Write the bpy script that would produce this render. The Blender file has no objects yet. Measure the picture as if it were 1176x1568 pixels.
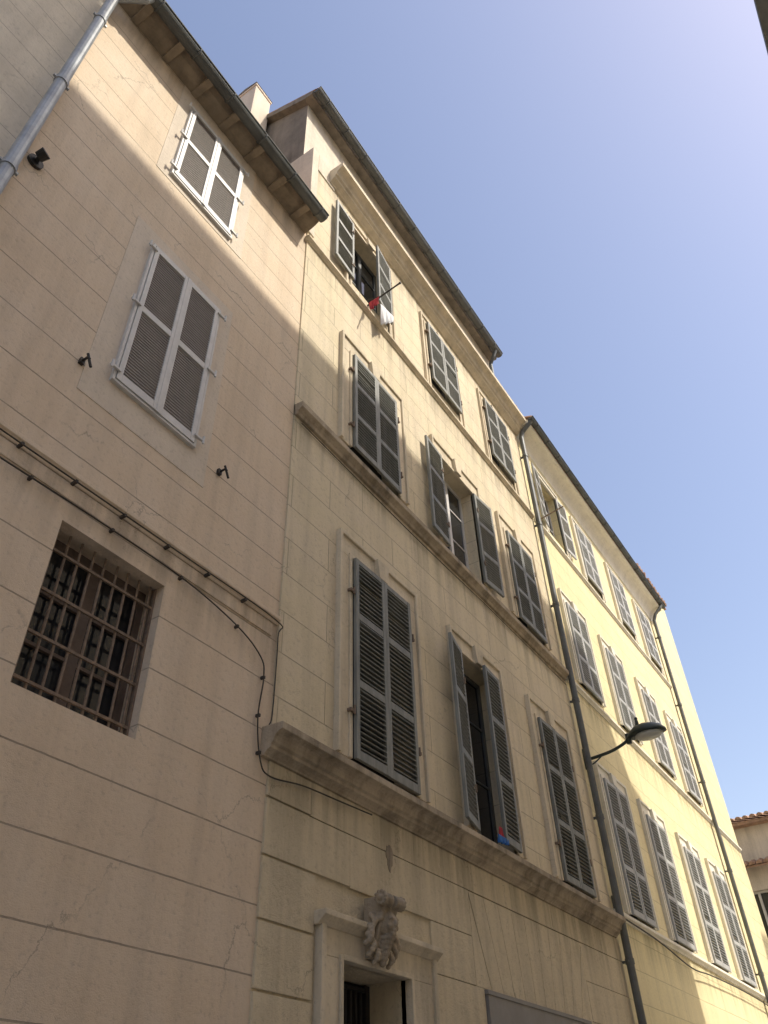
import bpy, math, random, bmesh
from mathutils import Vector, Matrix
random.seed(7)
scene=bpy.context.scene
COL=bpy.context.collection

# ---------------------------------------------------------------- materials
def new_mat(name):
    m=bpy.data.materials.new(name); m.use_nodes=True
    nt=m.node_tree; b=nt.nodes['Principled BSDF']
    return m,nt,b
def N(nt,t,**kw):
    n=nt.nodes.new(t)
    for k,v in kw.items(): setattr(n,k,v)
    return n
def N_rgb(nt,col):
    r=N(nt,'ShaderNodeRGB'); r.outputs[0].default_value=(*col,1); return r.outputs[0]
def ramp(nt,src,p0,c0,p1,c1):
    r=N(nt,'ShaderNodeMapRange'); r.inputs[1].default_value=p0; r.inputs[2].default_value=p1; r.inputs[3].default_value=c0; r.inputs[4].default_value=c1
    nt.links.new(src,r.inputs[0]); return r.outputs[0]
def math_(nt,op,a,b):
    x=N(nt,'ShaderNodeMath',operation=op)
    for s,i in ((a,0),(b,1)):
        if isinstance(s,(int,float)): x.inputs[i].default_value=s
        else: nt.links.new(s,x.inputs[i])
    return x.outputs[0]
def scalec(nt,c,f):
    x=N(nt,'ShaderNodeVectorMath',operation='SCALE'); nt.links.new(c,x.inputs[0]); nt.links.new(f,x.inputs[3]); return x.outputs[0]
def mixc(nt,fac,a,b):
    x=N(nt,'ShaderNodeMix',data_type='RGBA')
    nt.links.new(fac,x.inputs[0])
    for s,i in ((a,6),(b,7)):
        if isinstance(s,tuple): x.inputs[i].default_value=(*s[:3],1)
        else: nt.links.new(s,x.inputs[i])
    return x.outputs[2]
def noise(nt,vec,scale,detail=3,rough=.55,mapscale=None):
    if mapscale:
        mp=N(nt,'ShaderNodeMapping'); mp.inputs['Scale'].default_value=mapscale
        nt.links.new(vec,mp.inputs[0]); vec=mp.outputs[0]
    n=N(nt,'ShaderNodeTexNoise'); n.inputs['Scale'].default_value=scale
    n.inputs['Detail'].default_value=detail; n.inputs['Roughness'].default_value=rough
    nt.links.new(vec,n.inputs['Vector']); return n.outputs['Fac']
def geo(nt):
    return N(nt,'ShaderNodeNewGeometry').outputs['Position']

def stucco(name,col,row=.43,width=1.15,zoff=.03,line=.62,mortar=.006,grain=.5,mottle=.16,joint=True,stain=.25,tint2=None,cracks=False,drip=None):
    m,nt,b=new_mat(name); pos=geo(nt)
    c=N_rgb(nt,col)
    med=noise(nt,pos,1.3,7,.7)
    if tint2: c=mixc(nt,ramp(nt,med,.42,0.,.6,1.),c,tint2)
    f=ramp(nt,med,.3,1-mottle,.65,1.03)
    st=noise(nt,pos,1.0,4,.6,(5,5,.35))
    f=math_(nt,'MULTIPLY',f,ramp(nt,st,.3,1-stain,.55,1.0))
    sp=noise(nt,pos,24,3,.65)
    f=math_(nt,'MULTIPLY',f,ramp(nt,sp,.28,.84,.45,1.0))
    hgt=noise(nt,pos,130,1,.7)
    ad=math_(nt,'ADD',math_(nt,'MULTIPLY',sp,2.0),hgt)
    bump=N(nt,'ShaderNodeBump'); bump.inputs['Strength'].default_value=grain; bump.inputs['Distance'].default_value=.005
    nt.links.new(ad,bump.inputs['Height'])
    last=bump.outputs[0]
    sx=N(nt,'ShaderNodeSeparateXYZ'); nt.links.new(pos,sx.inputs[0])
    if drip:
        # rain-washed dirt that hangs below each projecting ledge
        fac=None
        for z in drip:
            t=ramp(nt,sx.outputs[2],z-.6,0,z-.08,1)
            up=ramp(nt,sx.outputs[2],z-.02,1,z+.02,0)
            q=math_(nt,'MULTIPLY',t,up)
            fac=q if fac is None else math_(nt,'MAXIMUM',fac,q)
        d=math_(nt,'MULTIPLY',fac,ramp(nt,st,.62,0.,.40,1.))
        f=math_(nt,'MULTIPLY',f,ramp(nt,d,0,1,1,.72))
    if cracks:
        wob=N(nt,'ShaderNodeVectorMath',operation='ADD'); nt.links.new(pos,wob.inputs[0])
        w2=N(nt,'ShaderNodeCombineXYZ'); nt.links.new(math_(nt,'MULTIPLY',med,.9),w2.inputs[0]); nt.links.new(math_(nt,'MULTIPLY',st,.5),w2.inputs[2]); nt.links.new(w2.outputs[0],wob.inputs[1])
        vo=N(nt,'ShaderNodeTexVoronoi',feature='DISTANCE_TO_EDGE'); vo.inputs['Scale'].default_value=.55; nt.links.new(wob.outputs[0],vo.inputs['Vector'])
        ck=ramp(nt,vo.outputs['Distance'],.0,1,.004,0)
        ck=math_(nt,'MULTIPLY',ck,ramp(nt,med,.48,0,.56,1))
        f=math_(nt,'MULTIPLY',f,ramp(nt,ck,0,1,1,.6))
    if joint:
        wz=math_(nt,'SUBTRACT',math_(nt,'ADD',math_(nt,'MULTIPLY',med,.02),sx.outputs[2]),zoff+.01)
        cx=N(nt,'ShaderNodeCombineXYZ'); nt.links.new(sx.outputs[0],cx.inputs[0]); nt.links.new(wz,cx.inputs[1])
        br=N(nt,'ShaderNodeTexBrick'); br.offset=.5
        br.inputs['Scale'].default_value=1; br.inputs['Mortar Size'].default_value=mortar
        br.inputs['Mortar Smooth'].default_value=.25
        br.inputs['Brick Width'].default_value=width; br.inputs['Row Height'].default_value=row
        br.inputs['Color1'].default_value=(1,1,1,1); br.inputs['Color2'].default_value=(.95,.95,.95,1); br.inputs['Mortar'].default_value=(1,1,1,1)
        nt.links.new(cx.outputs[0],br.inputs['Vector'])
        if width<10: f=math_(nt,'MULTIPLY',f,br.outputs['Color'])
        fade=ramp(nt,st,.33,.5,.55,1.)
        fm=math_(nt,'MULTIPLY',br.outputs['Fac'],fade)
        f=math_(nt,'MULTIPLY',f,ramp(nt,fm,0,1,1,line))
        b2=N(nt,'ShaderNodeBump',invert=True); b2.inputs['Strength'].default_value=.8; b2.inputs['Distance'].default_value=.012
        nt.links.new(fm,b2.inputs['Height']); nt.links.new(last,b2.inputs['Normal']); last=b2.outputs[0]
    c=scalec(nt,c,f)
    nt.links.new(c,b.inputs['Base Color']); nt.links.new(last,b.inputs['Normal'])
    b.inputs['Roughness'].default_value=.92; b.inputs['Specular IOR Level'].default_value=.15
    return m
def simple(name,col,rough=.7,metal=0,var=.2,scale=8,bump=.2,spec=.4,dist=.003,streak=False):
    m,nt,b=new_mat(name); pos=geo(nt)
    n=noise(nt,pos,scale,4,.7,(3,3,.5) if streak else None)
    c=scalec(nt,N_rgb(nt,col),ramp(nt,n,.3,1-var,.68,1.0+var*.3))
    nt.links.new(c,b.inputs['Base Color'])
    b.inputs['Roughness'].default_value=rough; b.inputs['Metallic'].default_value=metal; b.inputs['Specular IOR Level'].default_value=spec
    bp=N(nt,'ShaderNodeBump'); bp.inputs['Strength'].default_value=bump; bp.inputs['Distance'].default_value=dist
    nt.links.new(n,bp.inputs['Height']); nt.links.new(bp.outputs[0],b.inputs['Normal'])
    return m

M={}
M['left']=stucco('stucco_peach',(.77,.62,.455),row=.43,width=40,zoff=.12,line=.52,mortar=.006,tint2=(.71,.585,.445),stain=.12,mottle=.15,drip=[5.44,12.2],cracks=True)
M['far_left']=stucco('stucco_greybeige',(.68,.605,.49),row=.43,width=40,zoff=.2,line=.6,mortar=.006,stain=.12)
M['tall']=stucco('stucco_sand',(.785,.675,.475),row=.43,width=1.3,zoff=.03,line=.58,mortar=.006,tint2=(.71,.61,.45),stain=.16,mottle=.16,cracks=True,drip=[8.3,12.03,14.6])
M['tall_g']=stucco('stucco_sand_rough',(.765,.65,.455),joint=False,grain=1.0,mottle=.26,stain=.2,tint2=(.68,.58,.41),cracks=True,drip=[4.2])
M['right']=stucco('stucco_yellow',(.82,.71,.43),row=.43,width=1.3,line=.7,mortar=.006,stain=.1,mottle=.1,drip=[4.5,8.35])
M['attic']=stucco('stucco_attic',(.72,.64,.52),joint=False,mottle=.2,stain=.2)
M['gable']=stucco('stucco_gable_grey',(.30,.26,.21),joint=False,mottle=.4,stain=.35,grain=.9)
M['trim']=stucco('stone_trim',(.73,.63,.47),joint=False,mottle=.2,stain=.25,grain=.6)
M['trim_r']=stucco('cream_trim',(.80,.75,.63),joint=False,mottle=.1,stain=.12,grain=.3)
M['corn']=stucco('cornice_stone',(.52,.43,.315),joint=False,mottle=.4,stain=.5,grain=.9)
M['plaster']=stucco('plaster_surround',(.69,.595,.48),joint=False,mottle=.1,stain=.1,grain=.4)
M['opp']=simple('stucco_opposite',(.82,.74,.60),rough=.9,var=.06,scale=1)
M['far']=stucco('stucco_far',(.70,.62,.53),joint=False,mottle=.15)
M['white']=simple('painted_wood_white',(.62,.60,.57),rough=.55,var=.12)
M['slat_l']=simple('louvre_taupe',(.235,.20,.17),rough=.6,var=.15)
M['sh']=simple('shutter_greygreen',(.24,.24,.21),rough=.6,var=.35,scale=5,streak=True)
M['sh2']=simple('shutter_grey_pale',(.44,.44,.42),rough=.6,var=.2,scale=5,streak=True)
M['iron']=simple('dark_iron',(.05,.045,.04),rough=.55,metal=.4,var=.3)
M['rust']=simple('rusty_bars',(.24,.175,.125),rough=.8,var=.4,scale=20)
M['frame_in']=simple('inner_frame_brown',(.15,.11,.085),rough=.7,var=.3)
M['zinc']=simple('zinc_pipe',(.38,.40,.41),rough=.5,metal=.3,var=.3,scale=4)
M['pipe']=simple('dark_drainpipe',(.14,.145,.135),rough=.5,metal=.2,var=.3,scale=4)
M['gutter']=simple('gutter_zinc_dark',(.115,.12,.115),rough=.6,metal=.2,var=.3,scale=3)
M['soffit']=simple('eave_soffit_brown',(.32,.255,.18),rough=.85,var=.35,scale=5)
M['tile']=simple('terracotta_tile',(.46,.29,.2),rough=.9,var=.5,scale=5,bump=.5)
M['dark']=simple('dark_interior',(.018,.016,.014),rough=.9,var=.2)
M['cable']=simple('cable_black',(.06,.05,.04),rough=.7,var=.1)
M['cloth_w']=simple('white_cloth',(.75,.75,.75),rough=.9,var=.08)
M['cloth_r']=simple('red_cloth',(.45,.05,.06),rough=.9,var=.1)
M['cloth_b']=simple('blue_cloth',(.05,.16,.42),rough=.9,var=.1)
M['asphalt']=simple('pale_street_stone',(.50,.48,.43),rough=.85,var=.2,scale=3,bump=.6,dist=.01)
M['pave']=simple('paving_stone',(.56,.53,.47),rough=.85,var=.2,scale=2,bump=.4)
M['kerb']=simple('kerb_granite',(.48,.47,.45),rough=.8,var=.25)
M['ground']=simple('earth_ground',(.30,.27,.23),rough=.95,var=.3,scale=.3)
M['board']=simple('grey_board',(.27,.25,.225),rough=.7,var=.2,scale=2)
M['lamp']=simple('lamp_paint_green',(.045,.058,.052),rough=.4,metal=.2,var=.2)
M['leaf']=simple('plant_leaf',(.06,.10,.035),rough=.7,var=.5,scale=12)
M['mark']=simple('road_paint',(.75,.75,.72),rough=.8,var=.2)
def glass(name,col,rough):
    m,nt,b=new_mat(name); b.inputs['Base Color'].default_value=(*col,1); b.inputs['Roughness'].default_value=rough
    b.inputs['Specular IOR Level'].default_value=.6
    pos=geo(nt); n=noise(nt,pos,1.5,2,.5); bp=N(nt,'ShaderNodeBump'); bp.inputs['Strength'].default_value=.1; bp.inputs['Distance'].default_value=.02
    nt.links.new(n,bp.inputs['Height']); nt.links.new(bp.outputs[0],b.inputs['Normal']); return m
M['glass']=glass('window_glass',(.02,.022,.025),.06)
M['lens']=glass('lamp_lens',(.50,.50,.45),.25)

# ---------------------------------------------------------------- mesh tools
class MB:
    def __init__(s): s.v=[];s.f=[]
    def add(s,vs,fs,mat=None):
        o=len(s.v)
        for p in vs:
            p=Vector(p)
            if mat is not None: p=mat@p
            s.v.append(tuple(p))
        for f in fs: s.f.append(tuple(i+o for i in f))
    def box(s,x0,x1,y0,y1,z0,z1,mat=None):
        s.add([(x0,y0,z0),(x1,y0,z0),(x1,y1,z0),(x0,y1,z0),(x0,y0,z1),(x1,y0,z1),(x1,y1,z1),(x0,y1,z1)],
              [(0,3,2,1),(4,5,6,7),(0,1,5,4),(1,2,6,5),(2,3,7,6),(3,0,4,7)],mat)
    def quad(s,a,b,c,d,mat=None): s.add([a,b,c,d],[(0,1,2,3)],mat)
    def prism_x(s,prof,x0,x1,mat=None):
        n=len(prof); vs=[(x0,y,z) for y,z in prof]+[(x1,y,z) for y,z in prof]
        fs=[(i,(i+1)%n,n+(i+1)%n,n+i) for i in range(n)]+[tuple(range(n))[::-1],tuple(range(n,2*n))]
        s.add(vs,fs,mat)
    def prism_y(s,prof,y0,y1,mat=None):
        n=len(prof); vs=[(x,y0,z) for x,z in prof]+[(x,y1,z) for x,z in prof]
        fs=[(i,(i+1)%n,n+(i+1)%n,n+i) for i in range(n)]+[tuple(range(n))[::-1],tuple(range(n,2*n))]
        s.add(vs,fs,mat)
    def tube(s,pts,r,seg=10):
        pts=[Vector(p) for p in pts]; rings=[]
        rr=r if isinstance(r,(list,tuple)) else [r]*len(pts)
        up=Vector((0,0,1)); prev=None
        for i,p in enumerate(pts):
            if i==0: t=pts[1]-p
            elif i==len(pts)-1: t=p-pts[i-1]
            else: t=(pts[i+1]-p).normalized()+(p-pts[i-1]).normalized()
            t.normalize()
            if prev is None:
                a=up if abs(t.z)<.9 else Vector((1,0,0)); n=t.cross(a).normalized()
            else:
                n=(prev-t*prev.dot(t)).normalized()
            prev=n; bt=t.cross(n)
            rings.append([p+(n*math.cos(2*math.pi*k/seg)+bt*math.sin(2*math.pi*k/seg))*rr[i] for k in range(seg)])
        vs=[q for rg in rings for q in rg]; fs=[]
        for i in range(len(pts)-1):
            for k in range(seg):
                fs.append((i*seg+k,i*seg+(k+1)%seg,(i+1)*seg+(k+1)%seg,(i+1)*seg+k))
        fs.append(tuple(range(seg))[::-1]); fs.append(tuple((len(pts)-1)*seg+k for k in range(seg)))
        s.add(vs,fs)
    def ball(s,c,r,mat=None,u=16,v=10):
        c=Vector(c); r=(r,r,r) if not isinstance(r,(tuple,list)) else r; vs=[];fs=[]
        for j in range(v+1):
            th=math.pi*j/v
            for i in range(u):
                ph=2*math.pi*i/u
                p=Vector((r[0]*math.sin(th)*math.cos(ph),r[1]*math.sin(th)*math.sin(ph),r[2]*math.cos(th)))
                if mat is not None: p=mat@p
                vs.append(c+p)
        for j in range(v):
            for i in range(u): fs.append((j*u+i,j*u+(i+1)%u,(j+1)*u+(i+1)%u,(j+1)*u+i))
        s.add(vs,fs)
    def obj(s,name,mat,parent=None,bevel=0,smooth=False,remesh=0):
        me=bpy.data.meshes.new(name); me.from_pydata(s.v,[],s.f); me.update()
        ob=bpy.data.objects.new(name,me); COL.objects.link(ob); me.materials.append(mat)
        if parent: ob.parent=parent
        if not name.startswith('wall'):
            bm=bmesh.new(); bm.from_mesh(me); bmesh.ops.recalc_face_normals(bm,faces=bm.faces); bm.to_mesh(me); bm.free()
        if bevel:
            md=ob.modifiers.new('b','BEVEL'); md.width=bevel; md.segments=2; md.limit_method='ANGLE'; md.angle_limit=.6
        if remesh:
            md=ob.modifiers.new('r','REMESH'); md.mode='VOXEL'; md.voxel_size=remesh; md.use_smooth_shade=True
        if smooth:
            for p in me.polygons: p.use_smooth=True
        return ob
def empty(name):
    e=bpy.data.objects.new(name,None); COL.objects.link(e); e.empty_display_size=.3; return e

def wall(mb,x0,x1,z0,z1,y,holes,depth=.22):
    xs=sorted({x0,x1,*[h[0] for h in holes],*[h[1] for h in holes]})
    zs=sorted({z0,z1,*[h[2] for h in holes],*[h[3] for h in holes]})
    for i in range(len(xs)-1):
        for j in range(len(zs)-1):
            a,b,c,d=xs[i],xs[i+1],zs[j],zs[j+1]; mx,mz=(a+b)/2,(c+d)/2
            if any(h[0]<mx<h[1] and h[2]<mz<h[3] for h in holes): continue
            mb.quad((a,y,c),(b,y,c),(b,y,d),(a,y,d))
    r=mb
    for h in holes:
        a,b,c,d=h; e=y+depth
        r.quad((a,y,c),(a,e,c),(a,e,d),(a,y,d)); r.quad((b,y,c),(b,y,d),(b,e,d),(b,e,c))
        r.quad((a,y,d),(a,e,d),(b,e,d),(b,y,d)); r.quad((a,y,c),(b,y,c),(b,e,c),(a,e,c))

def leaf(fr,sl,w,h,mat,rails,pitch=.055,st=.055,th=.04,slw=.046,ang=14,slth=.009,jit=True):
    fr.box(0,st,-th,0,0,h,mat); fr.box(w-st,w,-th,0,0,h,mat)
    rh=.04
    fr.box(st,w-st,-th+.002,-.002,0,.09,mat); fr.box(st,w-st,-th+.002,-.002,h-.06,h,mat)
    for r in rails: fr.box(st,w-st,-th+.002,-.002,r-rh,r+rh,mat)
    lows=[.09]+[r+rh for r in rails]; highs=[r-rh for r in rails]+[h-.06]
    a=math.radians(ang)
    for lo,hi in zip(lows,highs):
        n=max(1,int(round((hi-lo)/pitch))); p=(hi-lo)/n
        for k in range(n):
            zc=lo+(k+.5)*p; aa=a+(random.uniform(-.07,.07) if jit else 0)
            if jit and random.random()<.02: aa+=random.choice((-.5,.5))
            R=mat@Matrix.Translation((w/2,-th/2,zc))@Matrix.Rotation(aa,4,'X')
            sl.box(-(w/2-st),w/2-st,-slw/2,slw/2,-slth/2,slth/2,R)

def place(x,y,z,ang=0):
    return Matrix.Translation((x,y,z))@Matrix.Rotation(ang,4,'Z')
def closed_pair(fr,sl,x0,x1,z0,z1,y,rails,**k):
    w=(x1-x0)/2-.004
    leaf(fr,sl,w,z1-z0,place(x0,y,z0,random.uniform(-.02,.002)),rails,**k)
    leaf(fr,sl,w,z1-z0,place(x1,y,z0,math.pi+random.uniform(-.002,.02))@Matrix.Scale(-1,4,(0,1,0)),rails,**k)
def hinges(mb,x0,x1,zs,y):
    for x,s in ((x0,-1),(x1,1)):
        for z in zs:
            mb.box(min(x,x+s*.07),max(x,x+s*.07),y-.03,y+.02,z-.015,z+.015)
            mb.tube([(x+s*.02,y-.035,z-.04),(x+s*.02,y-.035,z+.05)],.012,6)

def cornice(z,h,p,y=0):
    pr=[(y+.02,z),(y-p,z-.01),(y-p,z-.28*h)]
    for k in range(1,6):
        t=k/5*math.pi/2; pr.append((y-p*.96+p*.45*math.sin(t)*.9, z-.30*h-.32*h*(1-math.cos(t))))
    pr+= [(y-p*.42,z-.68*h),(y-p*.42,z-.78*h),(y-p*.25,z-.86*h),(y-p*.12,z-.95*h),(y-p*.12,z-h),(y+.02,z-h)]
    return pr
def ledge(z,h,p,y=0):
    return [(y+.02,z+.02),(y-p,z),(y-p,z-.45*h),(y-p*.7,z-.6*h),(y-p*.45,z-.75*h),(y-p*.35,z-h),(y+.02,z-h)]

def surround(mb,x0,x1,z0,z1,y,wd=.22,top=.26,proj=.035,key=True):
    a,b=x0-.01,x1+.01
    mb.box(a-wd,a,y-proj,y+.01,z0,z1); mb.box(b,b+wd,y-proj,y+.01,z0,z1)
    mb.box(a-wd,b+wd,y-proj-.001,y+.012,z1,z1+top)
    f=.045; q=proj+.03
    mb.box(a-wd-f,a-wd,y-q,y+.011,z0,z1+top+f); mb.box(b+wd,b+wd+f,y-q,y+.011,z0,z1+top+f)
    mb.box(a-wd,b+wd,y-q+.002,y+.013,z1+top,z1+top+f)
    g=.05; mb.box(a-g,a,y-proj-.02,y+.009,z0,z1+g); mb.box(b,b+g,y-proj-.02,y+.009,z0,z1+g); mb.box(a,b,y-proj-.018,y+.008,z1+.004,z1+g)
    if key:
        c=(x0+x1)/2
        mb.prism_y([(c-.08,z1+.01),(c+.08,z1+.01),(c+.12,z1+top+.02),(c-.12,z1+top+.02)],y-proj-.06,y)

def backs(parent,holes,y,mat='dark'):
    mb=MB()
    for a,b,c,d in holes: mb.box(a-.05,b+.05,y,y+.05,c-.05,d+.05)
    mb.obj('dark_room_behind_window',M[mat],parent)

def roof_tiles(mb,x0,x1,y0,z0,length,slope,step=.2,r=.085):
    a=math.atan(slope); x=x0+step/2; dy,dz=math.cos(a),math.sin(a)
    while x<x1-.05:
        n=6; vs=[];fs=[]
        rr=r*random.uniform(.95,1.05); y_=y0+random.uniform(-.03,.02)
        for t in (0,length):
            for k in range(n+1):
                th=math.pi*k/n
                vs.append((x+rr*math.cos(th), y_+dy*t-dz*rr*math.sin(th), z0+(y_-y0)*slope+dz*t+dy*rr*math.sin(th)))
        for k in range(n): fs.append((k,k+1,n+1+k+1,n+1+k))
        fs.append(tuple(range(n+1)))
        mb.add(vs,fs); x+=step

def gutter(mb,x0,x1,y,z,r=.075,seg=8,th=.006):
    prof=[]
    for k in range(seg+1):
        t=math.pi+math.pi*k/seg; prof.append((y+r*math.cos(t),z+r*math.sin(t)))
    for k in range(seg,-1,-1):
        t=math.pi+math.pi*k/seg; prof.append((y+(r-th)*math.cos(t),z+(r-th)*math.sin(t)))
    mb.prism_x(prof,x0,x1)
    mb.tube([(x0,y-r-.004,z+.004),(x1,y-r-.004,z+.004)],.012,8)
    for xx in (x0,x1):
        mb.add([(xx,y+r*math.cos(math.pi+math.pi*k/seg),z+r*math.sin(math.pi+math.pi*k/seg)) for k in range(seg+1)],[tuple(range(seg+1))])
    x=x0+.3
    while x<x1:
        mb.box(x-.015,x+.015,y-r-.01,y+r+.02,z+.01,z+.018)
        pts=[(x,y+(r+.006)*math.cos(math.pi+math.pi*k/seg),z+(r+.006)*math.sin(math.pi+math.pi*k/seg)) for k in range(seg+1)]
        mb.tube(pts,.012,6); x+=.62

# ================================================================= LEFT HOUSE
LH=empty('stucco_townhouse')
X0,X1=.9,4.5
mid=(2.23,3.19,6.62,8.70); top=(2.17,3.14,10.10,11.86); bar=(2.22,3.18,3.88,5.12)
mb=MB()
wall(mb,X0,X1,0,12.25,0,[mid,top,bar],depth=.2)
mb.quad((X0,0,0),(X0,9,0),(X0,9,12.25),(X0,0,12.25)); mb.quad((X0,9,0),(X1,9,0),(X1,9,12.25),(X0,9,12.25))
mb.obj('wall_front',M['left'],LH)
backs(LH,[mid,top],.2); 
mb=MB()
for (a,b,c,d),e in ((mid,(2.0,3.38,6.30,8.92)),(top,(2.0,3.36,10.0,12.2))):
    A,B,C,Dd=e
    mb.box(A,a,-.005,.01,C,Dd); mb.box(b,B,-.005,.01,C,Dd); mb.box(a,b,-.005,.01,d,Dd); mb.box(a,b,-.005,.01,C,c)
mb.obj('window_plaster_band',M['plaster'],LH)
fr=MB(); sl=MB()
for (a,b,c,d),r in ((mid,1.03),(top,.88)):
    f=.025
    fr.box(a,a+f,-.045,.02,c,d); fr.box(b-f,b,-.045,.02,c,d); fr.box(a+f,b-f,-.043,.02,d-f,d); fr.box(a+f,b-f,-.043,.02,c,c+f)
    closed_pair(fr,sl,a+f+.006,b-f-.006,c+f+.006,d-f-.006,-.012,[r],pitch=.034,st=.05,th=.04,slw=.040,ang=76,slth=.006,jit=False)
    fr.box((a+b)/2-.02,(a+b)/2+.02,-.062,-.05,c+f,d-f)
    for z in (c+.12,(c+d)/2+.02,d-.1):
        for x,s in ((a,-1),(b,1)):
            fr.box(min(x-s*.05,x+s*.06),max(x-s*.05,x+s*.06),-.07,-.046,z-.012,z+.012)
            fr.tube([(x+s*.05,-.07,z-.045),(x+s*.05,-.07,z+.045)],.013,6)
fr.obj('shutter_frames',M['white'],LH,bevel=.003); sl.obj('shutter_louvres',M['slat_l'],LH)
mb=MB()
for x,z in ((1.96,6.57),(3.53,6.60)):
    mb.tube([(x,.0,z),(x,-.09,z),(x+.01,-.10,z-.02)],.012,8); mb.box(x-.02,x+.02,-.03,0,z-.03,z+.03); mb.tube([(x-.01,-.09,z+.03),(x+.04,-.10,z-.09)],.012,6)
mb.obj('shutter_stays',M['iron'],LH)
mb=MB(); mb.prism_x(ledge(5.52,.08,.045),X0,4.49); mb.box(X0,4.42,-.012,.01,5.3,5.43)
mb.obj('string_course',M['left'],LH,bevel=.004)
mb=MB(); a,b,c,d=bar; y=.10
nb=9
for k in range(nb):
    x=a+.05+(b-a-.1)*k/(nb-1); mb.tube([(x,y,c+.0),(x+random.uniform(-.006,.006),y,d)],.010,8)
for z in (c+.1,c+.42,c+.74,c+1.06): mb.box(a,b,y-.018,y+.0,z-.010,z+.010)
mb.box(a,a+.015,y-.02,y+.02,c,d); mb.box(b-.015,b,y-.02,y+.02,c,d)
mb.obj('window_bars',M['rust'],LH)
mb=MB(); y=.2
mb.box(a,a+.06,y,y+.05,c,d); mb.box(b-.06,b,y,y+.05,c,d); mb.box(a+.06,b-.06,y,y+.05,c,c+.07); mb.box(a+.06,b-.06,y,y+.05,d-.07,d)
cx=(a+b)/2; mb.box(cx-.04,cx+.04,y-.01,y+.05,c+.07,d-.07)
for xx in (a+.06,cx+.04):
    for z in (c+.42,c+.8): mb.box(xx,xx+cx-.04-a-.06,y+.005,y+.045,z-.012,z+.012)
mb.obj('inner_window_frame',M['frame_in'],LH)
mb=MB(); mb.box(a,b,.232,.24,c,d); mb.obj('window_pane',M['glass'],LH)
mb=MB(); mb.prism_x([(0.0,12.19),(-.10,12.2),(-.2,12.23),(-.28,12.29),(-.28,12.36),(.3,12.6),(.3,12.25)],X0-.05,4.46)
x=X0+.25
while x<4.4:
    mb.box(x-.05,x+.05,-.33,.02,12.17,12.25); x+=.5
mb.obj('eave_soffit',M['soffit'],LH,bevel=.01)
mb=MB(); gutter(mb,X0+.0,4.44,-.37,12.22,.08); mb.obj('roof_gutter',M['gutter'],LH)
mb=MB(); mb.prism_x([(-.34,12.33),(4.5,14.3),(9,12.4),(9,12.3),(4.5,14.2),(-.34,12.25)],X0,4.46); roof_tiles(mb,X0,4.46,-.34,12.34,4.9,.41)
mb.obj('tiled_roof',M['tile'],LH)
CH=MB(); CH.box(3.98,4.42,1.17,1.75,12.6,18.45); CH.box(3.96,4.44,1.15,1.77,18.45,18.52)
CH.obj('chimney',M['plaster'],LH,bevel=.01)
mb=MB(); mb.prism_x([(1.14,18.522),(1.78,18.522),(1.46,18.62)],3.95,4.45); mb.obj('chimney_cap_tiles',M['gable'],LH)

# ================================================================= FAR-LEFT HOUSE
FL=empty('stucco_townhouse')
mb=MB()
wins=[(-2.2,-1.2,4.6,6.8),(-2.2,-1.2,8.6,10.6),(-2.2,-1.2,12.4,14.1),(-5.2,-4.2,4.6,6.8),(-5.2,-4.2,8.6,10.6),(-5.2,-4.2,12.4,14.1)]
wall(mb,-12,X0-.001,0,15.5,.03,wins)
mb.quad((X0-.001,.03,12.2),(X0-.001,8,12.2),(X0-.001,8,15.5),(X0-.001,.03,15.5)); mb.obj('wall_front',M['far_left'],FL)
backs(FL,wins,.25)
fr=MB(); sl=MB()
for w_ in wins: closed_pair(fr,sl,w_[0]+.01,w_[1]-.01,w_[2]+.01,w_[3]-.01,.0,[1.0],pitch=.06)
fr.obj('shutter_frames',M['white'],FL); sl.obj('shutter_louvres',M['slat_l'],FL)
mb=MB(); mb.prism_x([(-.4,15.5),(5,17.6),(9,15.6),(9,15.4),(-.4,15.38)],-12,.88); roof_tiles(mb,-12,.88,-.42,15.55,5.4,.4); mb.obj('tiled_roof',M['tile'],FL)

# ================================================================= TALL HOUSE
TH=empty('stucco_townhouse'); YT=-.02
F1=[(5.58,6.70,4.56,6.86),(8.0,8.99,4.56,6.86),(10.36,11.38,4.56,6.86)]; F2=[(5.58,6.66,8.62,10.48),(8.03,9.12,8.62,10.48),(10.34,11.36,8.62,10.48)]; F3=[(5.60,6.66,12.42,14.1),(8.02,9.06,12.42,14.1),(10.33,11.35,12.42,14.1)]
door=(5.46,6.44,0,2.93)
XA,XB=4.5,12.2
mb=MB(); wall(mb,XA,XB,4.2,14.8,YT,F1+F2+F3,depth=.24)
mb.quad((XA,YT,4.2),(XA,YT,14.8),(XA,.0,14.8),(XA,.0,4.2))
mb.obj('wall_front',M['tall'],TH)
mb=MB(); wall(mb,XA,XB,0,4.2,.0,[door],depth=.45); mb.obj('wall_ground_floor',M['tall_g'],TH)
blk=MB(); excl=[(5.13,6.90,-1,3.26),(7.86,10.5,-1,3.03),(7.7,10.66,3.03,3.9)]
def sub(segs,e):
    out=[]
    for a,b in segs:
        if e[1]<=a or e[0]>=b: out.append((a,b))
        else:
            if e[0]-a>.05: out.append((a,e[0]))
            if b-e[1]>.05: out.append((e[1],b))
    return out
row=.43; z=.03; ri=0
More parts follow.
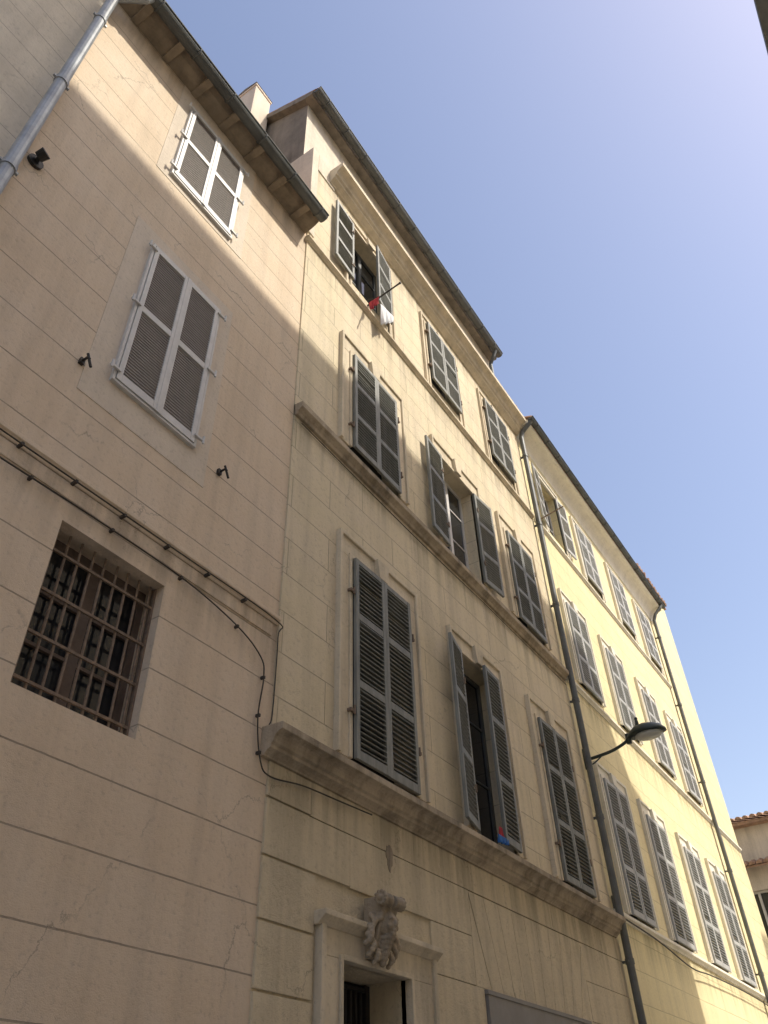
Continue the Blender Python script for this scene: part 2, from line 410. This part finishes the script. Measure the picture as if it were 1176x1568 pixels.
while z<4.1:
    z1=min(z+row,4.19)
    segs=[(XA,XB)]
    for e in excl:
        if e[2]<z1-.03 and e[3]>z+.03: segs=sub(segs,e)
    for a,b in segs:
        x=a; first=True
        while x<b-.001:
            L=(.55 if ri%2 else 1.1) if first and a==XA else (1.9 if first else 1.6)
            xe=min(x+L,b)
            if b-xe<.6: xe=b
            gl=.015 if (first and a==XA) else .0055
            blk.box(x+(0 if first else .002),xe-(.002 if xe!=b else .0),-.020-random.uniform(0,.003),.005,z+gl,z1-gl*.2)
            x=xe; first=False
    z=z1; ri+=1
n=9; zc=3.03; cx=9.18
for k in range(n):
    t0=-1+2*k/n; t1=-1+2*(k+1)/n
    bx0,bx1=cx+t0*1.15,cx+t1*1.15; tx0,tx1=cx+t0*1.48,cx+t1*1.48
    blk.prism_y([(bx0+.003,zc+.01),(bx1-.003,zc+.01),(tx1-.003,3.892),(tx0+.003,3.892)],-.022,.005)
for s in (-1,1):
    a=cx+s*1.15
    blk.prism_y([(a+s*.006,zc+.01),(cx+s*1.475,zc+.01),(cx+s*1.475,3.84)],-.021,.005)
blk.obj('rusticated_blocks',M['tall_g'],TH,bevel=.004)
mb=MB(); random.seed(3); pts=[]
for k in range(22):
    t=2*math.pi*k/22; pts.append((6.22+(.055+.025*math.sin(t))*math.cos(t)*random.uniform(.7,1.25),3.86+.12*math.sin(t)*random.uniform(.8,1.1)))
mb.prism_y(pts,-.026,0); mb.obj('plaster_patch',M['corn'],TH,bevel=.002)
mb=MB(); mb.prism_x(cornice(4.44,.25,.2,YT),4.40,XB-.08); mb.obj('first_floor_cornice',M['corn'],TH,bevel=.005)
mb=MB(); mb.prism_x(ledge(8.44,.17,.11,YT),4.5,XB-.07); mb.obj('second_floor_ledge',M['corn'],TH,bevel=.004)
mb=MB(); mb.prism_x(ledge(12.12,.1,.07,YT),4.47,XB-.07); mb.obj('third_floor_ledge',M['trim'],TH,bevel=.004)
mb=MB(); mb.prism_x([(y,z) for y,z in cornice(15.0,.42,.3,YT)],4.95,XB); mb.obj('crown_cornice',M['trim'],TH,bevel=.006)
mb=MB()
for h in F1: surround(mb,*h,YT,wd=.19,top=.24)
for h in F2: surround(mb,*h,YT,wd=.2,top=.26)
for h in F3: surround(mb,h[0],h[1],h[2]-.25,h[3],YT,wd=.12,top=.14,proj=.02)
mb.obj('window_surrounds',M['trim'],TH,bevel=.005)
YA=.2; att=[(7.7,8.2,15.7,16.3),(10.9,11.4,15.7,16.3)]
mb=MB(); wall(mb,XA,XB-.2,14.8,17.2,YA,att,depth=.2); mb.quad((XA,YT,14.8),(XB,YT,14.8),(XB,YA,14.81),(XA,YA,14.81)); mb.obj('wall_attic',M['attic'],TH); backs(TH,att,.4)
mb=MB()
mb.prism_x([(YA+.001,11.9),(YA+.001,17.2),(4.5,19.2),(9,17.3),(9,11.9)],XA+.002,XA+.2)
mb.prism_x([(YA+.001,14.9),(YA+.001,17.2),(4.5,19.2),(9,17.3),(9,14.9)],XB-.5,XB-.3)
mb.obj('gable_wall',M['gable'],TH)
mb=MB(); mb.prism_x([(-.045,12.3),(-.045,15.03),(.6,15.03),(.6,12.3)],XA-.03,XA+.13); mb.obj('party_wall_stub',M['attic'],TH,bevel=.01)
mb=MB(); mb.prism_x([(-.04,14.5),(-.04,15.035),(YA-.001,15.035),(YA-.001,14.5)],XA+.135,5.1); mb.obj('parapet_block',M['attic'],TH,bevel=.01)
mb=MB(); mb.prism_x([(-.02,17.28),(4.5,19.4),(9,17.4),(9,17.3),(4.5,19.3),(.2,17.2),(.02,17.18)],XA-.12,XB-.25)
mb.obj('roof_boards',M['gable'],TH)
mb=MB(); roof_tiles(mb,XA-.12,XB-.25,-.1,17.30,5.0,.47); mb.prism_x([(-.08,17.285),(4.5,19.43),(9,17.43),(9,17.41),(4.5,19.41),(-.02,17.285)],XA-.12,XB-.25); mb.obj('tiled_roof',M['tile'],TH)
mb=MB(); gutter(mb,XA-.12,XB-.3,-.1,17.22,.085)
mb.tube([(XB-.55,-.1,17.14),(XB-.55,-.02,16.95),(XB-.5,.1,16.8),(XB-.4,.12,15.1)],.045,10)
mb.obj('roof_gutter',M['gutter'],TH)
mb=MB(); mb.box(XB-.2,XB+.15,-.05,.9,14.9,15.55); mb.obj('party_wall_step',M['attic'],TH,bevel=.01)
mb=MB(); roof_tiles(mb,XB-.24,XB+.2,-.12,15.56,1.1,.25); mb.obj('coping_tiles',M['tile'],TH)
random.seed(11)
fr=MB(); sl=MB(); hg=MB(); ys=YT-.055
r1=[.78,1.56]; r2=[.62,1.24]; r3=[.56,1.12]
closed_pair(fr,sl,*F1[0],ys,r1); closed_pair(fr,sl,*F1[2],ys,r1)
closed_pair(fr,sl,*F2[0],ys,r2); closed_pair(fr,sl,*F2[2],ys,r2)
closed_pair(fr,sl,*F3[1],ys,r3); closed_pair(fr,sl,*F3[2],ys,r3)
def openleaf(h,side,deg,rails):
    w=(h[1]-h[0])/2-.004; H=h[3]-h[2]
    if side<0: leaf(fr,sl,w,H,place(h[0]-.0,ys-.02,h[2],-math.radians(deg)),rails)
    else: leaf(fr,sl,w,H,place(h[1]+.0,ys-.02,h[2],math.pi+math.radians(deg))@Matrix.Scale(-1,4,(0,1,0)),rails)
openleaf(F1[1],-1,167,r1); openleaf(F1[1],1,4,r1)
openleaf(F2[1],-1,176,r2); openleaf(F2[1],1,175,r2)
openleaf(F3[0],-1,177,r3); openleaf(F3[0],1,8,r3)
fr.obj('shutter_frames',M['sh'],TH,bevel=.003); sl.obj('shutter_louvres',M['sh'],TH)
for h in F1+F2+F3:
    H=h[3]-h[2]; hinges(hg,h[0]-.01,h[1]+.01,[h[2]+.2*H,h[2]+.8*H],YT-.055)
hg.obj('shutter_hinges',M['rust'],TH)
cl=[F1[0],F1[2],F2[0],F2[2],F3[1],F3[2]]; backs(TH,cl,.2)
def casement(par,h,y,matf='white'):
    a,b,c,d=h; mb=MB(); t=.06
    mb.box(a,a+t,y,y+.06,c,d); mb.box(b-t,b,y,y+.06,c,d); mb.box(a+t,b-t,y,y+.06,c,c+t); mb.box(a+t,b-t,y,y+.06,d-t,d)
    m=(a+b)/2; mb.box(m-.04,m+.04,y-.01,y+.05,c+t,d-t)
    for xx0,xx1 in ((a+t,m-.04),(m+.04,b-t)):
        for q in (.36,.70): mb.box(xx0,xx1,y+.01,y+.05,c+(d-c)*q-.012,c+(d-c)*q+.012)
    mb.obj('casement_frame',M[matf],par,bevel=.003)
    g_=MB(); g_.box(a+t,b-t,y+.025,y+.03,c+t,d-t); g_.obj('window_pane',M['glass'],par)
casement(TH,F2[1],.16); casement(TH,F1[1],.17,'gutter'); casement(TH,F3[0],.17,'gutter')
mb=MB()
for a,b in ((5.19,5.46),(6.44,6.85)): mb.box(a,b,-.05,.05,0,2.93)
mb.box(5.19,6.85,-.051,.05,2.93,3.13)
mb.box(5.17,5.23,-.075,.03,0,3.13); mb.box(6.81,6.87,-.075,.03,0,3.13)
mb.prism_x([(.02,3.22),(-.13,3.22),(-.13,3.18),(-.09,3.15),(-.06,3.12),(.02,3.12)],5.13,6.91)
mb.box(5.42,5.459,-.07,.02,0,2.96); mb.box(6.441,6.48,-.07,.02,0,2.96); mb.box(5.459,6.441,-.069,.02,2.925,2.965)
mb.obj('door_surround',M['trim'],TH,bevel=.006)
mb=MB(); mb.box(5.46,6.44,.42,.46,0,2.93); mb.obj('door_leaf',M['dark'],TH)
mb=MB()
for k in range(13): x=5.5+.9*k/12; mb.tube([(x,.38,2.1),(x,.38,2.9)],.012,6)
for z in (2.1,2.5,2.88): mb.box(5.47,6.43,.365,.395,z-.015,z+.015)
mb.box(5.47,6.43,.36,.4,2.0,2.09); mb.box(5.47,5.53,.36,.4,0,2.92); mb.box(6.37,6.43,.36,.4,0,2.92); mb.box(5.53,6.37,.385,.41,0,2.0)
mb.obj('door_grille',M['iron'],TH)
mb=MB(); mb.box(7.88,10.48,-.05,.02,.1,2.99); mb.box(7.86,10.5,-.06,.0,2.99,3.03); mb.obj('shop_board',M['board'],TH,bevel=.004)

# ---------------------------------------------------------------- carved keystone mask
KM=MB(); c=5.93
def T(ry): return Matrix.Rotation(math.radians(ry),3,'Y')
KM.prism_x([(0,2.98),(-.10,2.99),(-.14,3.1),(-.20,3.3),(-.26,3.44),(-.24,3.5),(0,3.5)],c-.10,c+.10)
for s in (-1,1):
    KM.tube([(c+s*.02,-.24,3.46),(c+s*.15,-.24,3.46)],.062,14); KM.ball((c+s*.15,-.24,3.46),(.03,.03,.03))
    for k in range(14):
        t=k/13*2*math.pi*1.2; r=.068-.028*k/13; KM.ball((c+s*.145,-.24+r*math.cos(t),3.46+r*math.sin(t)),.016,u=8,v=6)
KM.ball((c,-.20,3.27),(.088,.085,.115)); KM.ball((c,-.285,3.262),(.02,.032,.035)); KM.ball((c,-.272,3.30),(.06,.02,.014))
for s in (-1,1):
    KM.ball((c+s*.034,-.262,3.275),(.017,.016,.011)); KM.ball((c+s*.045,-.25,3.235),(.03,.028,.03))
    KM.ball((c+s*.035,-.27,3.305),(.03,.018,.012),T(s*18))
KM.ball((c,-.275,3.205),(.032,.016,.012)); KM.ball((c,-.262,3.178),(.028,.024,.022)); 
for k in range(9):
    t=math.pi*k/8; KM.ball((c+.10*math.cos(t),-.19,3.30+.085*math.sin(t)),(.03,.04,.03),u=10,v=8)
for s in (-1,1):
    for j,(ox,oz,L,an) in enumerate(((.12,3.30,.13,25),(.15,3.20,.14,35),(.14,3.10,.13,20),(.09,3.03,.12,8),(.17,3.13,.08,50))):
        for q in range(5):
            f=q/4; KM.ball((c+s*(ox+L*f*math.sin(math.radians(an))*.7),-.11-.05*math.sin(f*3.1),oz+.03-L*f),(.034*(1-.5*f),.03,.034*(1-.3*f)),u=10,v=8)
for q in range(6):
    f=q/5; KM.ball((c,-.22+.09*f,3.15-.2*f),(.06*(1-.65*f),.04,.035),u=10,v=8)
    for s in (-1,1): KM.ball((c+s*.05*(1-.4*f),-.19+.07*f,3.14-.15*f),(.024,.03,.026),u=10,v=8)
KM.v=[(5.87+(x-c)*1.02,y*.85-.04,2.95+(z-2.95)*.86) for x,y,z in KM.v]
KM.obj('carved_keystone_mask',M['corn'],None,remesh=.0065)

# ================================================================= RIGHT (YELLOW) HOUSE
RH=empty('stucco_townhouse'); YR=0.0
XR0,XR1=12.2,21.4
cc=[13.55,15.72,18.05,20.2]
def cw(z0,z1,w=1.02): return [(c-w/2,c+w/2,z0,z1) for c in cc]
R1=cw(4.66,6.80,1.06); R2=cw(8.62,10.45,.98); R3=cw(12.42,14.0,.98)
mb=MB(); wall(mb,XR0,XR1,0,14.7,YR,R1+R2+R3,depth=.22); mb.obj('wall_front',M['right'],RH)
mb=MB(); mb.prism_x(ledge(4.60,.1,.08),XR0+.1,24.3); mb.prism_x(ledge(8.44,.1,.07),XR0+.1,24.3); mb.prism_x(ledge(12.2,.09,.06),XR0+.1,XR1)
for h in R1: surround(mb,*h,YR,wd=.15,top=.2)
for h in R2: surround(mb,*h,YR,wd=.15,top=.2)
for h in R3: surround(mb,h[0],h[1],h[2]-.15,h[3],YR,wd=.12,top=.14,key=False)
mb.obj('window_surrounds',M['trim_r'],RH,bevel=.004)
mb=MB(); pr=[(.02,14.45)]
for k in range(9):
    t=k/8*math.pi/2; pr.append((-.03-.30*(1-math.cos(t)),14.48+.36*math.sin(t)))
pr+=[(-.36,14.86),(-.36,14.93),(.4,15.2),(.4,14.5)]
mb.prism_x(pr,XR0-.02,XR1+.35); mb.obj('cove_cornice',M['trim_r'],RH,bevel=.004)
mb=MB(); gutter(mb,XR0,XR1+.4,-.42,14.99,.07); mb.obj('roof_gutter',M['gutter'],RH)
mb=MB(); mb.prism_x([(-.37,14.94),(4.5,17.0),(9,15),(9,14.9),(4.5,16.9),(.3,14.9)],XR0,XR1+.3); roof_tiles(mb,XR0,XR1+.3,-.42,15.02,5,.42); mb.obj('tiled_roof',M['tile'],RH)
mb=MB()
for x in (14.6,17.4): 
    mb.box(x-.2,x+.2,.0,.35,15.0,16.35); mb.box(x-.25,x+.25,-.05,.4,16.35,16.42)
mb.obj('roof_chimneys',M['plaster'],RH,bevel=.01)
random.seed(5)
fr=MB(); sl=MB(); ys=YR-.05
for h in R1: closed_pair(fr,sl,*h,ys,[.72,1.44])
for h in R2: closed_pair(fr,sl,*h,ys,[.62,1.24])
for h in R3[1:]: closed_pair(fr,sl,*h,ys,[.55,1.1])
openleaf(R3[0],-1,172,[.55,1.1]); openleaf(R3[0],1,176,[.55,1.1])
fr.obj('shutter_frames',M['sh2'],RH,bevel=.003); sl.obj('shutter_louvres',M['sh2'],RH)
backs(RH,R1+R2+R3[1:],.19); casement(RH,R3[0],.15)

# ================================================================= END HOUSE
EH=empty('stucco_townhouse')
mb=MB(); mb.box(XR1,24.35,-.01,9,0,16.45); mb.obj('walls',M['right'],EH)
mb=MB(); mb.box(XR1-.0,24.42,-.07,9.05,16.451,16.52); roof_tiles(mb,XR1,24.4,-.1,16.55,4.5,.4); mb.obj('tiled_roof',M['tile'],EH)

# ================================================================= FAR HOUSE closing the street
FH=empty('stucco_townhouse')
Rm=Matrix.Translation((30,0,0))@Matrix.Rotation(math.radians(-90),4,'Z')
wn=[(-4.0,-3.1,7.2,8.7),(-1.2,-.35,7.2,8.7),(1.3,2.2,7.2,8.7),(-1.2,-.35,3.6,5.6),(1.3,2.2,3.6,5.6)]
def RV(t): t.v=[tuple(Rm@Vector(p)) for p in t.v]; return t
tmp=MB(); wall(tmp,-6,3.2,0,10.8,0,wn); RV(tmp).obj('wall_front',M['far'],FH)
tmp=MB()
for a,b,c_,d in wn: tmp.box(a,b,.2,.25,c_,d)
RV(tmp).obj('window_pane',M['glass'],FH)
tmp=MB()
for a,b,c_,d in wn:
    t=.06; tmp.box(a,a+t,.14,.2,c_,d); tmp.box(b-t,b,.14,.2,c_,d); tmp.box(a+t,b-t,.14,.2,d-t,d); tmp.box(a+t,b-t,.14,.2,c_,c_+t); tmp.box((a+b)/2-.04,(a+b)/2+.04,.13,.2,c_+t,d-t)
RV(tmp).obj('window_frames',M['white'],FH)
tmp=MB(); tmp.prism_x([(-.35,10.8),(4,12.0),(8,10.9),(8,10.7),(-.35,10.7)],-6,3.3); roof_tiles(tmp,-6,3.3,-.45,10.85,4.4,.27,step=.24,r=.1)
tmp.prism_x([(0,9.55),(-.5,9.35),(-.5,9.29),(0,9.42)],-6,.9); roof_tiles(tmp,-6,.9,-.55,9.36,.6,.35,step=.24,r=.1)
RV(tmp).obj('tiled_roof',M['tile'],FH)
random.seed(2)
mb=MB(); 
for k in range(420):
    t=random.random()*6.28; r=abs(random.gauss(0,.28)); p=Vector((29.6+r*math.cos(t)*.6,-.35+r*math.sin(t),7.15+random.random()*.9*(1-r)))
    R=Matrix.Translation(p)@Matrix.Rotation(random.random()*6,4,'Z')@Matrix.Rotation(random.random()*3,4,'X')
    mb.quad((-.05,0,0),(0,-.025,0),(.06,0,0),(0,.025,.01),R)
mb.tube([(29.6,-.35,7.0),(29.6,-.35,7.5)],.03,6); mb.box(29.45,30.0,-.75,.05,6.9,7.05)
mb.obj('balcony_plant',M['leaf'])

# ================================================================= OPPOSITE SIDE
def opp(x0,x1,h,y=-8.3,depth=8):
    e=empty('stucco_townhouse'); hs=[]
    z=4.6
    while z+2.2<h-1:
        x=x0+1.2
        while x+1.1<x1-.8: hs.append((x,x+.95,z,z+1.7)); x+=2.9
        z+=3.9
    t=MB(); wall(t,x0,x1,0,h-.05,0,hs,depth=.2)
    t.v=[(p[0],y-p[1],p[2]) for p in t.v]; Y=y-depth
    t.quad((x0,y,0),(x0,Y,0),(x0,Y,h),(x0,y,h)); t.quad((x1,y,0),(x1,Y,0),(x1,Y,h),(x1,y,h)); t.quad((x0,Y,0),(x1,Y,0),(x1,Y,h),(x0,Y,h))
    t.obj('wall_front',M['opp'],e)
    s=MB()
    for q in hs: s.box(q[0]+.01,q[1]-.01,y-.15,y-.1,q[2]+.01,q[3]-.01); s.box((q[0]+q[1])/2-.03,(q[0]+q[1])/2+.03,y-.099,y-.08,q[2]+.01,q[3]-.01); s.box(q[0]+.01,q[1]-.01,y-.099,y-.082,q[2]+.8,q[2]+.9)
    s.obj('closed_shutters',M['sh2'],e,bevel=.004)
    r=MB(); r.prism_x([(y+.3,h),(y-depth/2,h+1.2),(Y-.2,h),(Y-.2,h-.1),(y+.3,h-.1)],x0,x1); r.obj('tiled_roof',M['gutter'],e)
    g_=MB(); g_.tube([(x0,y+.24,h-.02),(x1,y+.24,h-.02)],.06,10); g_.obj('roof_gutter',M['gutter'],e)
opp(3.3,15.0,20.2)
opp(-1.2,3.29,25.0)
opp(-14,-1.21,9.5)
opp(26.0,40,16.6)
e=empty('stucco_townhouse'); mb=MB()
mb.prism_y([(15.001,0),(15.001,20.15),(15.9,19.65),(16.9,18.45),(17.3,17.7),(17.85,17.5),(18.35,14.65),(18.5,12),(18.5,0)],-14,-8.0); mb.obj('walls',M['opp'],e)

# ================================================================= PIPES, CABLES, LAMP
def downpipe(name,x,y,z0,z1,r,mat,extra=None,cl=1.9):
    mb=MB(); pts=[(x,y,z0),(x,y,z1)]
    if extra: pts+=extra
    mb.tube(pts,r,14)
    z=z1-.6
    while z>z0:
        mb.tube([(x,y,z-.035),(x,y,z+.035)],r+.01,14); mb.box(x-.02,x+.02,y,.0,z-.015,z+.015); mb.box(x-r-.03,x+r+.03,y-.012,y+.012,z-.012,z+.012); z-=cl
    return mb.obj(name,mat,None)
downpipe('drainpipe',.82,-.11,.1,11.75,.055,M['zinc'],[(.83,-.13,11.9),(.95,-.24,12.02),(1.05,-.34,12.08),(1.08,-.37,12.16)],1.7)
downpipe('drainpipe',12.22,-.12,.1,14.5,.055,M['pipe'],[(12.22,-.16,14.65),(12.24,-.30,14.8),(12.26,-.4,14.92)],2.0)
downpipe('drainpipe',21.4,-.12,.1,14.4,.05,M['pipe'],[(21.42,-.2,14.6),(21.5,-.36,14.8),(21.55,-.42,14.92)],2.2)
def smoothpts(pts,n=6):
    P=[Vector(p) for p in pts]; out=[]
    for i in range(len(P)-1):
        p0=P[max(i-1,0)];p1=P[i];p2=P[i+1];p3=P[min(i+2,len(P)-1)]
        for k in range(n):
            t=k/n; out.append(.5*((2*p1)+(-p0+p2)*t+(2*p0-5*p1+4*p2-p3)*t*t+(-p0+3*p1-3*p2+p3)*t**3))
    out.append(P[-1]); return out
mb=MB()
mb.tube(smoothpts([(.9,-.03,5.24),(1.68,-.03,5.25),(2.49,-.03,5.27),(3.34,-.03,5.26),(3.97,-.03,5.16),(4.28,-.03,5.02),(4.34,-.03,4.85),(4.31,-.03,4.47),(4.38,-.03,4.14),(4.5,-.04,4.05),(4.9,-.05,4.10),(5.4,-.06,4.12),(5.9,-.05,4.15)]),.0065,6)
for x,z in ((1.2,5.245),(1.9,5.255),(2.6,5.27),(3.3,5.26),(3.97,5.16),(4.34,4.85),(4.32,4.5),(4.36,4.2)): mb.box(x-.01,x+.01,-.04,0,z-.012,z+.012)
mb.obj('electric_cable',M['cable'])
mb=MB(); mb.tube(smoothpts([(.9,-.06,5.43),(1.9,-.06,5.43),(3.2,-.06,5.44),(4.40,-.06,5.44),(4.47,-.04,5.3),(4.47,-.04,4.6),(4.44,-.04,4.46)]),.006,6)
for x in (1.3,1.75,2.2,2.65,3.1,3.55,4.0): mb.box(x-.01,x+.01,-.068,0,5.42,5.445)
mb.obj('electric_cable',M['cable'])
mb=MB(); mb.tube(smoothpts([(12.3,-.10,4.50),(14,-.1,4.44),(15.6,-.1,4.3),(17,-.1,4.36),(20,-.1,4.40),(24.2,-.1,4.3)]),.012,6); mb.obj('electric_cable',M['cable'])
mb=MB(); mb.tube(smoothpts([(4.6,-.05,8.2),(7,-.05,8.16),(9.5,-.05,8.19),(12.1,-.05,8.17)]),.006,6); mb.obj('electric_cable',M['cable'])
mb=MB(); mb.tube([(.99,0,8.25),(.99,-.03,8.25)],.07,16); mb.tube([(.99,-.03,8.25),(.99,-.07,8.27)],.02,8); mb.tube([(.98,-.06,8.26),(1.0,-.13,8.29)],[.045,.052],14)
mb.obj('wall_spotlight',M['iron'])
SL=empty('street_lamp'); lx=12.42
mb=MB(); mb.box(lx-.05,lx+.05,-.03,0,6.75,7.1)
mb.tube(smoothpts([(lx,-.02,6.92),(lx,-.25,6.93),(lx,-.5,6.96),(lx,-.72,7.03),(lx,-.82,7.10)]),[.026]*25,10)
mb.tube(smoothpts([(lx,-.02,6.80),(lx,-.16,6.84),(lx,-.3,6.92)]),.012,8)
mb.obj('bracket_arm',M['lamp'],SL,smooth=True)
mb=MB(); n=16; prof=[(-.76,.03,7.06),(-.80,.06,7.07),(-.86,.11,7.08),(-.96,.165,7.09),(-1.10,.185,7.09),(-1.24,.165,7.085),(-1.36,.115,7.08),(-1.43,.045,7.07),(-1.44,.005,7.065)]
vs=[];fs=[]
for (y,hw,zz) in prof:
    for k in range(n+1):
        t=math.pi*k/n; vs.append((lx+hw*math.cos(t),y,zz+hw*.95*math.sin(t)))
for i in range(len(prof)-1):
    for k in range(n): fs.append((i*(n+1)+k,i*(n+1)+k+1,(i+1)*(n+1)+k+1,(i+1)*(n+1)+k))
    fs.append((i*(n+1),(i+1)*(n+1),(i+1)*(n+1)+n,i*(n+1)+n))
mb.add(vs,fs); mb.tube([(lx,-.98,7.2),(lx,-1.0,7.30),(lx,-1.0,7.38)],[.035,.03,.02],10); mb.ball((lx,-1.0,7.38),.028); mb.tube([(lx,-.80,7.0),(lx,-.80,7.16)],.045,10)
mb.obj('lamp_head',M['lamp'],SL,smooth=True)
mb=MB(); mb.ball((lx,-1.14,7.06),(.14,.23,.08)); mb.obj('lamp_lens',M['lens'],SL,smooth=True)
mb=MB(); mb.box(12.34,12.46,-.1,0,4.62,4.8); mb.tube([(12.4,-.05,4.8),(12.4,-.04,6.75)],.012,8); mb.obj('junction_box',M['pipe'],None,bevel=.008)

mb=MB(); mb.tube([(6.0,-.05,12.2),(5.98,-.68,12.26)],.014,8); mb.tube([(6.0,-.05,12.36),(5.99,-.3,12.24)],.008,6); mb.ball((5.98,-.69,12.262),.02); mb.obj('laundry_pole',M['iron'])
mb=MB(); mb.tube([(12.5,-.03,12.25),(12.5,-.62,12.35)],.014,8); mb.obj('laundry_pole',M['rust'])
def cloth(name,mat,p0,p1,drop,amp=.03,nu=24,nv=14,skew=0):
    p0=Vector(p0);p1=Vector(p1); vs=[];fs=[]; d=(p1-p0); nrm=Vector((-d.y,d.x,0)).normalized()
    for j in range(nv+1):
        for i in range(nu+1):
            u=i/nu;v=j/nv; L=drop*(1+.12*math.sin(u*5+1)+skew*u)
            q=p0+d*(u*(1-.18*v)+.09*v)+Vector((0,0,-L*v))+nrm*(amp*v*math.sin(u*17+2*v)+amp*.5*v*math.sin(u*33+1))
            vs.append(q)
    for j in range(nv):
        for i in range(nu): fs.append((j*(nu+1)+i,j*(nu+1)+i+1,(j+1)*(nu+1)+i+1,(j+1)*(nu+1)+i))
    m=MB(); m.add(vs,fs); o=m.obj(name,mat,None,smooth=True); s=o.modifiers.new('s','SOLIDIFY'); s.thickness=.004; return o
cloth('laundry_cloth',M['cloth_w'],(6.18,-.20,12.36),(6.5,-.24,12.36),.46,skew=-.4)
cloth('laundry_cloth',M['cloth_r'],(5.98,-.10,12.22),(5.98,-.30,12.23),.20,.02)
cloth('laundry_cloth',M['cloth_b'],(8.3,-.16,4.60),(8.55,-.17,4.59),.08,.02)
cloth('laundry_cloth',M['cloth_r'],(8.42,-.13,4.72),(8.5,-.13,4.72),.14,.02)

# ================================================================= GROUND
mb=MB(); mb.quad((-400,-400,-.02),(400,-400,-.02),(400,400,-.02),(-400,400,-.02)); mb.obj('ground',M['ground'])
mb=MB(); mb.box(-14,29.9,-6.9,-1.2,-.015,0.0); mb.obj('road',M['asphalt'])
mb=MB(); mb.box(-14,24.35,-1.05,.0,-.01,.13); mb.obj('pavement',M['pave'],None,bevel=.01)
mb=MB(); mb.box(-14,29.9,-8.3,-7.05,-.01,.13); mb.obj('pavement',M['pave'],None,bevel=.01)
mb=MB(); 
x=-14
while x<24: 
    mb.box(x,x+.99,-1.2,-1.052,-.01,.12); mb.box(x,x+.99,-7.048,-6.9,-.01,.12); x+=1
mb.obj('kerb',M['kerb'],None,bevel=.012)
mb=MB(); mb.box(-14,29,-1.36,-1.28,.0,.004); mb.obj('road_marking',M['mark'])

# ================================================================= LIGHT
s=Vector((.3,-1,1.294)).normalized(); el=math.asin(s.z); az=math.atan2(s.x,s.y)
sun=bpy.data.lights.new('sun','SUN'); sun.energy=5.0; sun.angle=math.radians(.6); sun.color=(1,.94,.82)
so=bpy.data.objects.new('sun',sun); COL.objects.link(so); so.rotation_euler=s.to_track_quat('Z','Y').to_euler(); so.location=(10,-20,30)
w=bpy.data.worlds.new('World'); scene.world=w; w.use_nodes=True; nt=w.node_tree
sky=nt.nodes.new('ShaderNodeTexSky'); sky.sky_type='NISHITA'; sky.sun_disc=False; sky.sun_elevation=el; sky.sun_rotation=az
sky.air_density=1.2; sky.dust_density=1.3; sky.ozone_density=2.0; sky.altitude=0
tn=nt.nodes.new('ShaderNodeVectorMath'); tn.operation='MULTIPLY'; tn.inputs[1].default_value=(1.75,1.48,1.38); nt.links.new(sky.outputs[0],tn.inputs[0])
# glow round the sun, added to the sky to brighten the shaded walls
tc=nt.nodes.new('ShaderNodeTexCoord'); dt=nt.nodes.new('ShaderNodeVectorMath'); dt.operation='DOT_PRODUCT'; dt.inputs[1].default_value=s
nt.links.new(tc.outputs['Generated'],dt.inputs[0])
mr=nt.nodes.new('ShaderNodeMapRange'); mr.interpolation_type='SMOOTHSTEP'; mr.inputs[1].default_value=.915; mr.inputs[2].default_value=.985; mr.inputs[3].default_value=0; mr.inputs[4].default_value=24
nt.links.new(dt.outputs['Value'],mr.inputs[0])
fill_glow=nt.nodes.new('ShaderNodeVectorMath'); fill_glow.operation='SCALE'; fill_glow.inputs[0].default_value=(1,.95,.84); nt.links.new(mr.outputs[0],fill_glow.inputs[3])
ad=nt.nodes.new('ShaderNodeVectorMath'); ad.operation='ADD'; nt.links.new(tn.outputs[0],ad.inputs[0]); nt.links.new(fill_glow.outputs[0],ad.inputs[1])
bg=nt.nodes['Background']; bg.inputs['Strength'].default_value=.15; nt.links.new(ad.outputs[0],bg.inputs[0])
scene.view_settings.view_transform='Standard'; scene.view_settings.look='None'; scene.view_settings.exposure=0

# ================================================================= CAMERA
R=Vector((.551,-.834,-.0276)).normalized(); B=Vector((-.6386,-.4009,-.6558)).normalized(); U=B.cross(R).normalized(); R=U.cross(B).normalized()
cam=bpy.data.cameras.new('camera'); cam.sensor_fit='VERTICAL'; cam.sensor_height=36; cam.sensor_width=27; cam.lens=36*1190/1568; cam.clip_end=2000; cam.clip_start=.05
co=bpy.data.objects.new('camera',cam); COL.objects.link(co)
co.matrix_world=Matrix(((R.x,U.x,B.x,0),(R.y,U.y,B.y,-4),(R.z,U.z,B.z,1.6),(0,0,0,1)))
scene.camera=co
